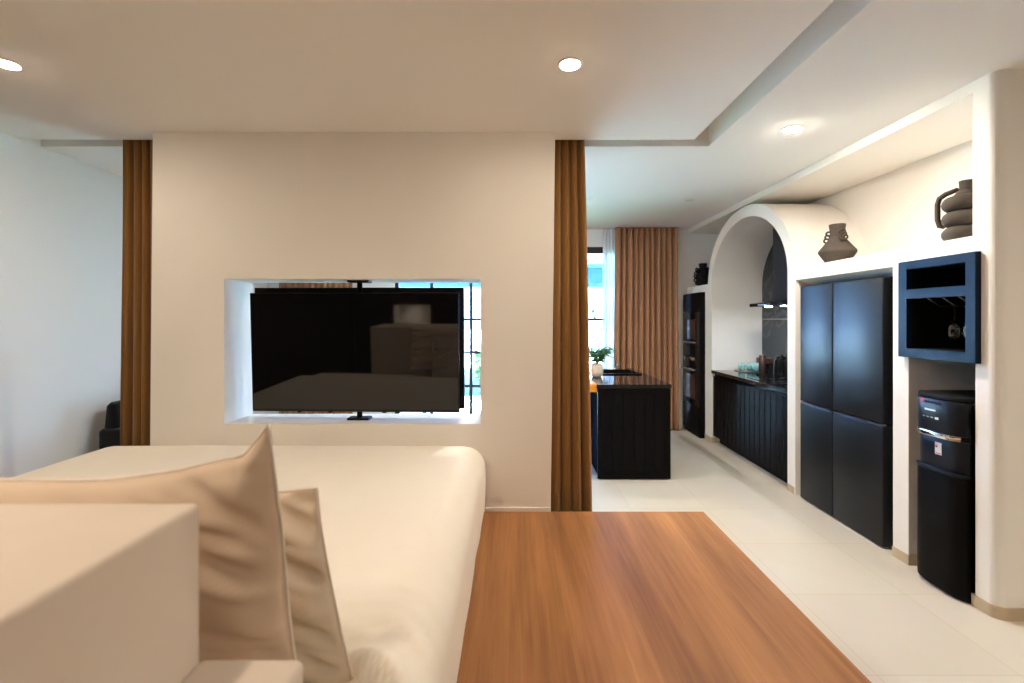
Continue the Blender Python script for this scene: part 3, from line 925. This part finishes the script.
def wineglass(x, y, lab):
    g = thing('wine_glass', lab, 'wine glass', (x, y, 1.37), 'stemware hung in the cabinet')
    zt = 1.5865
    b = B(); lathe(b, [(0, 0), (.034, -.002), (.034, -.004), (.008, -.008), (.004, -.016), (.0038, -.085), (.007, -.094), (0, -.096)], (x, y, zt), 28); obj('stem', b, M['wineglass'], g, True)
    b = B(); lathe(b, [(.004, -.093), (.020, -.098), (.036, -.118), (.042, -.145), (.040, -.180), (.033, -.215), (.0318, -.215), (.0385, -.180), (.0405, -.145), (.0345, -.120), (.018, -.1005), (.004, -.096)], (x, y, zt), 32); obj('bowl', b, M['wineglass'], g, True)
wineglass(2.575, 2.806, 'stemmed wine glass hanging upside down, fully seen in the wall cabinet')
wineglass(2.575, 2.706, 'stemmed wine glass hanging half hidden behind the cabinet frame')
bt = tag(obj('jar', (lambda q: (lathe(q, [(0, 0), (.022, 0), (.022, .03), (.016, .038), (.016, .045), (0, .046)], (2.50, 2.62, 1.660), 20), q)[1])(B()), M['wineglass'], None, True, loc=(2.50, 2.62, 1.660)), 'tiny glass jar on the upper shelf of the wall cabinet', 'jar')

# ------------------------------------------------------------------ water dispenser
wd = thing('water_dispenser', 'black freestanding water dispenser in the wall niche', 'water dispenser', (2.55, 2.685, 0))
DY0, DY1, DX0, DX1 = 2.528, 2.836, 2.352, 2.73
def rounded_plan(x0, bulge=.010, r=.026, x1=DX1, y0=DY0, y1=DY1):
    pts = []
    for i in range(13):
        f = i / 12
        y = y1 - f * (y1 - y0)
        e = (2 * f - 1)
        x = x0 + r * max(0, (abs(e) - .55) / .45) ** 2.2 - bulge * (1 - e * e)
        pts.append((x, y))
    return pts + [(x1, y0), (x1, y1)]
b = B(); prism(b, rounded_plan(DX0 + .03), 'z', .0, 1.045); prism(b, rounded_plan(DX0 + .012), 'z', 1.054, 1.084, bev=.008)
obj('body', b, M['blackmatt'], wd, 35)
b = B(); prism(b, rounded_plan(DX0 + .005, x1=DX0 + .10), 'z', .018, .655, bev=.006)
obj('lower_door', b, M['black'], wd, 35)
b = B(); prism(b, rounded_plan(DX0 - .002, x1=DX0 + .10), 'z', .655, .673, bev=.004)
obj('drip_lip', b, M['wdpanel'], wd, 35)
b = B(); prism(b, rounded_plan(DX0 + .005, x1=DX0 + .10), 'z', .875, 1.054, bev=.004)
cpn = obj('control_panel', b, M['wdpanel'], wd, 35)
b = B(); prism(b, rounded_plan(DX0 + .022, x1=DX0 + .10), 'z', .673, .845, bev=.003)
obj('dispensing_panel', b, M['wdpanel'], wd, 35)
b = B(); prism(b, rounded_plan(DX0 + .001, x1=DX0 + .10, y0=DY0 + .03, y1=DY1 - .006), 'z', .845, .873, bev=.003)
obj('tap_strip', b, M['chrome'], wd, 35, label='chrome tap strip')
def fx(y, x0, bulge=.010, r=.026):
    e = 2 * (DY1 - y) / (DY1 - DY0) - 1
    return x0 + r * max(0, (abs(e) - .55) / .45) ** 2.2 - bulge * (1 - e * e)
def plate(bm, ya, yb, z0, z1, base, t=.0015):
    n = 4
    for i in range(n):
        y0 = ya + (yb - ya) * i / n; y1 = ya + (yb - ya) * (i + 1) / n
        x = min(fx(y0, base), fx(y1, base))
        prism(bm, [(fx(y0, base) - t, y0), (fx(y1, base) - t, y1), (fx(y1, base) + .002, y1), (fx(y0, base) + .002, y0)], 'z', z0, z1)
b = B(); plate(b, 2.673, 2.744, .987, .996, DX0 + .005); obj('brand_mark', b, M['white'], cpn, label='small silver-white lettering bar')
b = B()
obj('clock_mark', (lambda q: (plate(q, 2.654, 2.676, .944, .956, DX0 + .005), q)[1])(B()), M['white'], cpn)
for y in (2.757, 2.730, 2.703):
    b = B(); plate(b, y - .014, y, .949, .9525, DX0 + .005); obj('button_mark', b, M['white'], cpn)
b = B(); plate(b, 2.748, 2.772, 1.032, 1.050, DX0 + .005); obj('red_switch', b, M['red'], cpn, label='small red switch')
b = B(); plate(b, 2.640, 2.745, 1.027, 1.040, DX0 + .005, .001); obj('display_slot', b, M['blackmatt'], cpn)
st = B(); plate(st, 2.654, 2.694, .748, .815, DX0 + .022); st_o = obj('sticker', st, M['white'], wd, label='white sticker with red mark')
b = B(); plate(b, 2.678, 2.690, .786, .797, DX0 + .022, .0025)
b2 = B(); plate(b2, 2.658, 2.690, .753, .758, DX0 + .022, .0025); obj('sticker_line', b2, M['red'], st_o)
obj('sticker_print', b, M['red'], st_o)

# ------------------------------------------------------------------ clay vases on the ledge
LZ = 1.94
v = thing('vase', 'grey-brown angular clay vase with frilled handles on the ledge above the refrigerator', 'vase', (2.56, 3.80, LZ))
vx, vy = 2.56, 3.80
prof = [(0, 0), (.085, 0), (.092, .006), (.150, .085), (.155, .098), (.150, .110), (.070, .200), (.058, .222), (.057, .245), (.068, .318), (.066, .322), (.058, .318), (.046, .24), (.05, .21), (0, .19)]
b = B(); lathe(b, [(q[0] * .85, q[1] * .97) for q in prof], (vx, vy, LZ), 48)
obj('body', b, M['vase'], v, 50)
for s in (-1, 1):
    b = B()
    # frill: overlapping little rolled loops running down from neck to shoulder, in the plane facing the room
    for k in range(3):
        px_ = s * (.058 + .014 * k) ; pz = .247 - .026 * k
        q = Vector((vx - .03, vy - px_, LZ + pz))
        torus(b, q, .017, .0075, 1.0, 20, 8, Matrix.Rotation(radians(70), 4, 'X') @ Matrix.Rotation(radians(25 * s), 4, 'Y'))
        torus(b, q + Vector((.03, 0, .004)), .017, .0075, 1.0, 20, 8, Matrix.Rotation(radians(105), 4, 'X') @ Matrix.Rotation(radians(-20 * s), 4, 'Y'))
    obj('handle', b, M['vase'], v, True)
v = thing('vase', 'grey-brown clay vase of three stacked rings with one handle on the ledge', 'vase', (2.56, 2.715, LZ))
vx, vy = 2.56, 2.715
b = B()
for k in range(3):
    torus(b, (vx, vy, LZ + .045 + k * .086), .064, .0455, .98, 48, 18)
lathe(b, [(.070, .01), (.070, .25), (.040, .29)], (vx, vy, LZ), 32)
obj('body', b, M['vase'], v, 50)
b = B(); lathe(b, [(.033, .255), (.031, .29), (.034, .345), (.028, .345), (.026, .29), (0, .28)], (vx, vy, LZ), 36); obj('neck', b, M['vase'], v, 50)
b = B()
tube(b, [(vx - .03, vy + .02, LZ + .300), (vx - .05, vy + .075, LZ + .288), (vx - .055, vy + .110, LZ + .272), (vx - .055, vy + .124, LZ + .24), (vx - .055, vy + .124, LZ + .15), (vx - .05, vy + .116, LZ + .108), (vx - .04, vy + .095, LZ + .10)], [.013, .014, .014, .014, .014, .013, .011], 12)
obj('handle', b, M['vase'], v, True)
v = thing('vase', 'small black ruffled vase on the ledge above the oven tower', 'vase', (2.50, 6.35, LZ))
vx, vy = 2.50, 6.35
b = B(); lathe(b, [(0, 0), (.06, 0), (.075, .02), (.09, .10), (.07, .19), (.045, .23), (.055, .30), (.045, .30), (.03, .23), (0, .2)], (vx, vy, LZ), 32)
obj('body', b, M['vaseblack'], v, 50)
b = B()
for k in range(5):
    for s in range(6):
        a = s * pi / 3 + k * .5
        r = .07 + .028 * sin(pi * (k + .7) / 5)
        torus(b, (vx + r * cos(a), vy + r * sin(a), LZ + .04 + k * .045), .018, .009, 1, 14, 6, Matrix.Rotation(a, 4, 'Z') @ Matrix.Rotation(pi / 2, 4, 'X'))
obj('ruffle', b, M['vaseblack'], v, True)

# ------------------------------------------------------------------ ceiling downlights
def downlight(x, y, lab, lens, r=.048, grp=None, dome=.012):
    d = thing('downlight', lab, 'downlight', (x, y, ZC), grp)
    b = B(); lathe(b, [(r + .002, 0), (r + .014, 0), (r + .013, -.004), (r + .002, -.006), (r + .002, 0)], (x, y, ZC), 40, caps=False); obj('trim_ring', b, M['trim'], d, 40)
    b = B(); lathe(b, [(0, -dome), (r * .45, -dome * .9), (r * .8, -dome * .6), (r, -.003), (r, -.0005), (0, -.0005)], (x, y, ZC), 32); obj('lens', b, lens, d, True)
    return d
G = 'round recessed ceiling downlights'
downlight(.274, 2.348, 'lit round downlight in the lowered ceiling near the television partition', M['lamp'], grp=G)
downlight(-2.48, 2.345, 'lit round downlight cut by the picture edge near the blue-lit wall', M['lamp'], grp=G)
downlight(1.824, 3.15, 'lit round downlight in the kitchen ceiling before the arch', M['lampk'], grp=G)
downlight(1.84, 5.02, 'unlit round downlight in the kitchen ceiling before the arch', M['lampoff'], .045, grp=G, dome=.006)
downlight(.783, 4.98, 'unlit round downlight above the potted plant and island', M['lampoff'], .045, grp=G, dome=.006)
H = 'added unseen downlights over and behind the camera'
for x, y in ((-2.48, -.2), (-1.1, -.2), (-2.48, 1.05), (-1.1, .55)):  # unseen lamps added to brighten the bed and headboard top
    downlight(x, y, 'added unseen round downlight above the head end of the bed', M['lamp'], grp=H)
for x, y in ((3.4, .1),):  # unseen lamp added to warm the near pier face
    downlight(x, y, 'added unseen round downlight over the passage beyond the bed platform', M['lampk'], grp=H)

for x, y in ((-.12, 4.2), (-.12, 5.5)):  # unseen lamps added to lift the kitchen walls and ceiling
    downlight(x, y, 'added unseen round downlight in the room behind the television partition', M['lampadd'], grp='added unseen downlights behind the television partition')
o = downlight(-2.31, YB - .15, 'small lit downlight inside the wall niche behind the camera', M['lamp'], .022, dome=.006)
o.location.z = QZ1 - .0195
# ------------------------------------------------------------------ garden plants seen through the windows
def shrub(x, y, h, wd, n, lab, seed):
    s = thing('garden_plant', lab, 'garden plant', (x, y, -.1), 'plants outside the far window')
    rnd = random.Random(seed)
    sb = B(); lb = B()
    for i in range(n):
        a = rnd.uniform(0, 2 * pi); rr_ = rnd.uniform(0, wd * .5); hh = h * rnd.uniform(.6, 1)
        p0 = Vector((x + .2 * rr_ * cos(a), y + .2 * rr_ * sin(a), -.1))
        p2 = Vector((x + rr_ * cos(a), y + rr_ * sin(a), hh))
        p1 = (p0 + p2) / 2 + Vector((rnd.uniform(-.05, .05), rnd.uniform(-.05, .05), .1))
        tube(sb, [p0, p1, p2], [.008, .006, .003], 6)
        for k in range(11):
            f = .25 + .75 * k / 10
            c = p0.lerp(p1, f * 2) if f < .5 else p1.lerp(p2, f * 2 - 1)
            aa = rnd.uniform(0, 2 * pi)
            leaf(lb, c, (cos(aa), sin(aa), rnd.uniform(-.2, .5)), rnd.uniform(.10, .2), rnd.uniform(.022, .045), .5, 4)
    obj('foliage', lb, M['leaf_out'], s, True)
    obj('stems', sb, M['stem'], s, True)
shrub(-.62, 10.6, 1.25, .9, 24, 'green leafy garden plant seen through the television opening', 1)
shrub(2.05, 10.2, 2.0, .8, 18, 'tall vine-like garden plant outside behind the island plant', 2)
shrub(2.9, 11.3, 1.7, .9, 16, 'bushy garden plant outside, behind the sheer curtain', 3)
shrub(-1.9, 12.5, .9, 1.2, 20, 'low garden plant outside, farther along the lawn', 5)

# ------------------------------------------------------------------ light, world
W = bpy.data.worlds.new('daylight'); SC.world = W; W.use_nodes = True
bg = W.node_tree.nodes['Background']
bg.inputs['Color'].default_value = (0.25, 0.47, 1.0, 1)
bg.inputs['Strength'].default_value = 9.0

la = bpy.data.lights.new('window_portal', 'AREA'); la.shape = 'RECTANGLE'
la.size = WX1 - WX0; la.size_y = WZ1 - WZ0
la.cycles.is_portal = True
lo = bpy.data.objects.new('window_portal', la); COL.objects.link(lo)
lo.location = ((WX0 + WX1) / 2, YF + .14, (WZ0 + WZ1) / 2); lo.rotation_euler = (radians(-90), 0, 0)

su = bpy.data.lights.new('sun', 'SUN'); su.energy = 380; su.angle = radians(1.5); su.color = (.42, .63, 1.0)
so = bpy.data.objects.new('sun', su); COL.objects.link(so)
so.rotation_euler = Vector((-.25, .42, -1)).to_track_quat('-Z', 'Y').to_euler()

# ------------------------------------------------------------------ camera
cam = bpy.data.cameras.new('camera'); co = bpy.data.objects.new('camera', cam); COL.objects.link(co)
co.location = (0, 0, 1.5); co.rotation_euler = (radians(90), 0, 0)
cam.sensor_width = 36; cam.lens = 480 * 36 / 1024
cam.shift_x = -2 / 1024; cam.shift_y = -22 / 1024
cam.clip_start = .05; cam.clip_end = 100
cam.dof.use_dof = True; cam.dof.focus_distance = 3.3; cam.dof.aperture_fstop = 2.2
SC.camera = co

SC.view_settings.view_transform = 'Standard'
SC.view_settings.look = 'None'
SC.view_settings.gamma = 1
SC.view_settings.use_curve_mapping = False
SC.view_settings.exposure = 1.6
SC.cycles.use_denoising = True
SC.cycles.max_bounces = 10
SC.cycles.diffuse_bounces = 6
SC.cycles.sample_clamp_indirect = 6
SC.cycles.caustics_reflective = False
SC.cycles.caustics_refractive = False
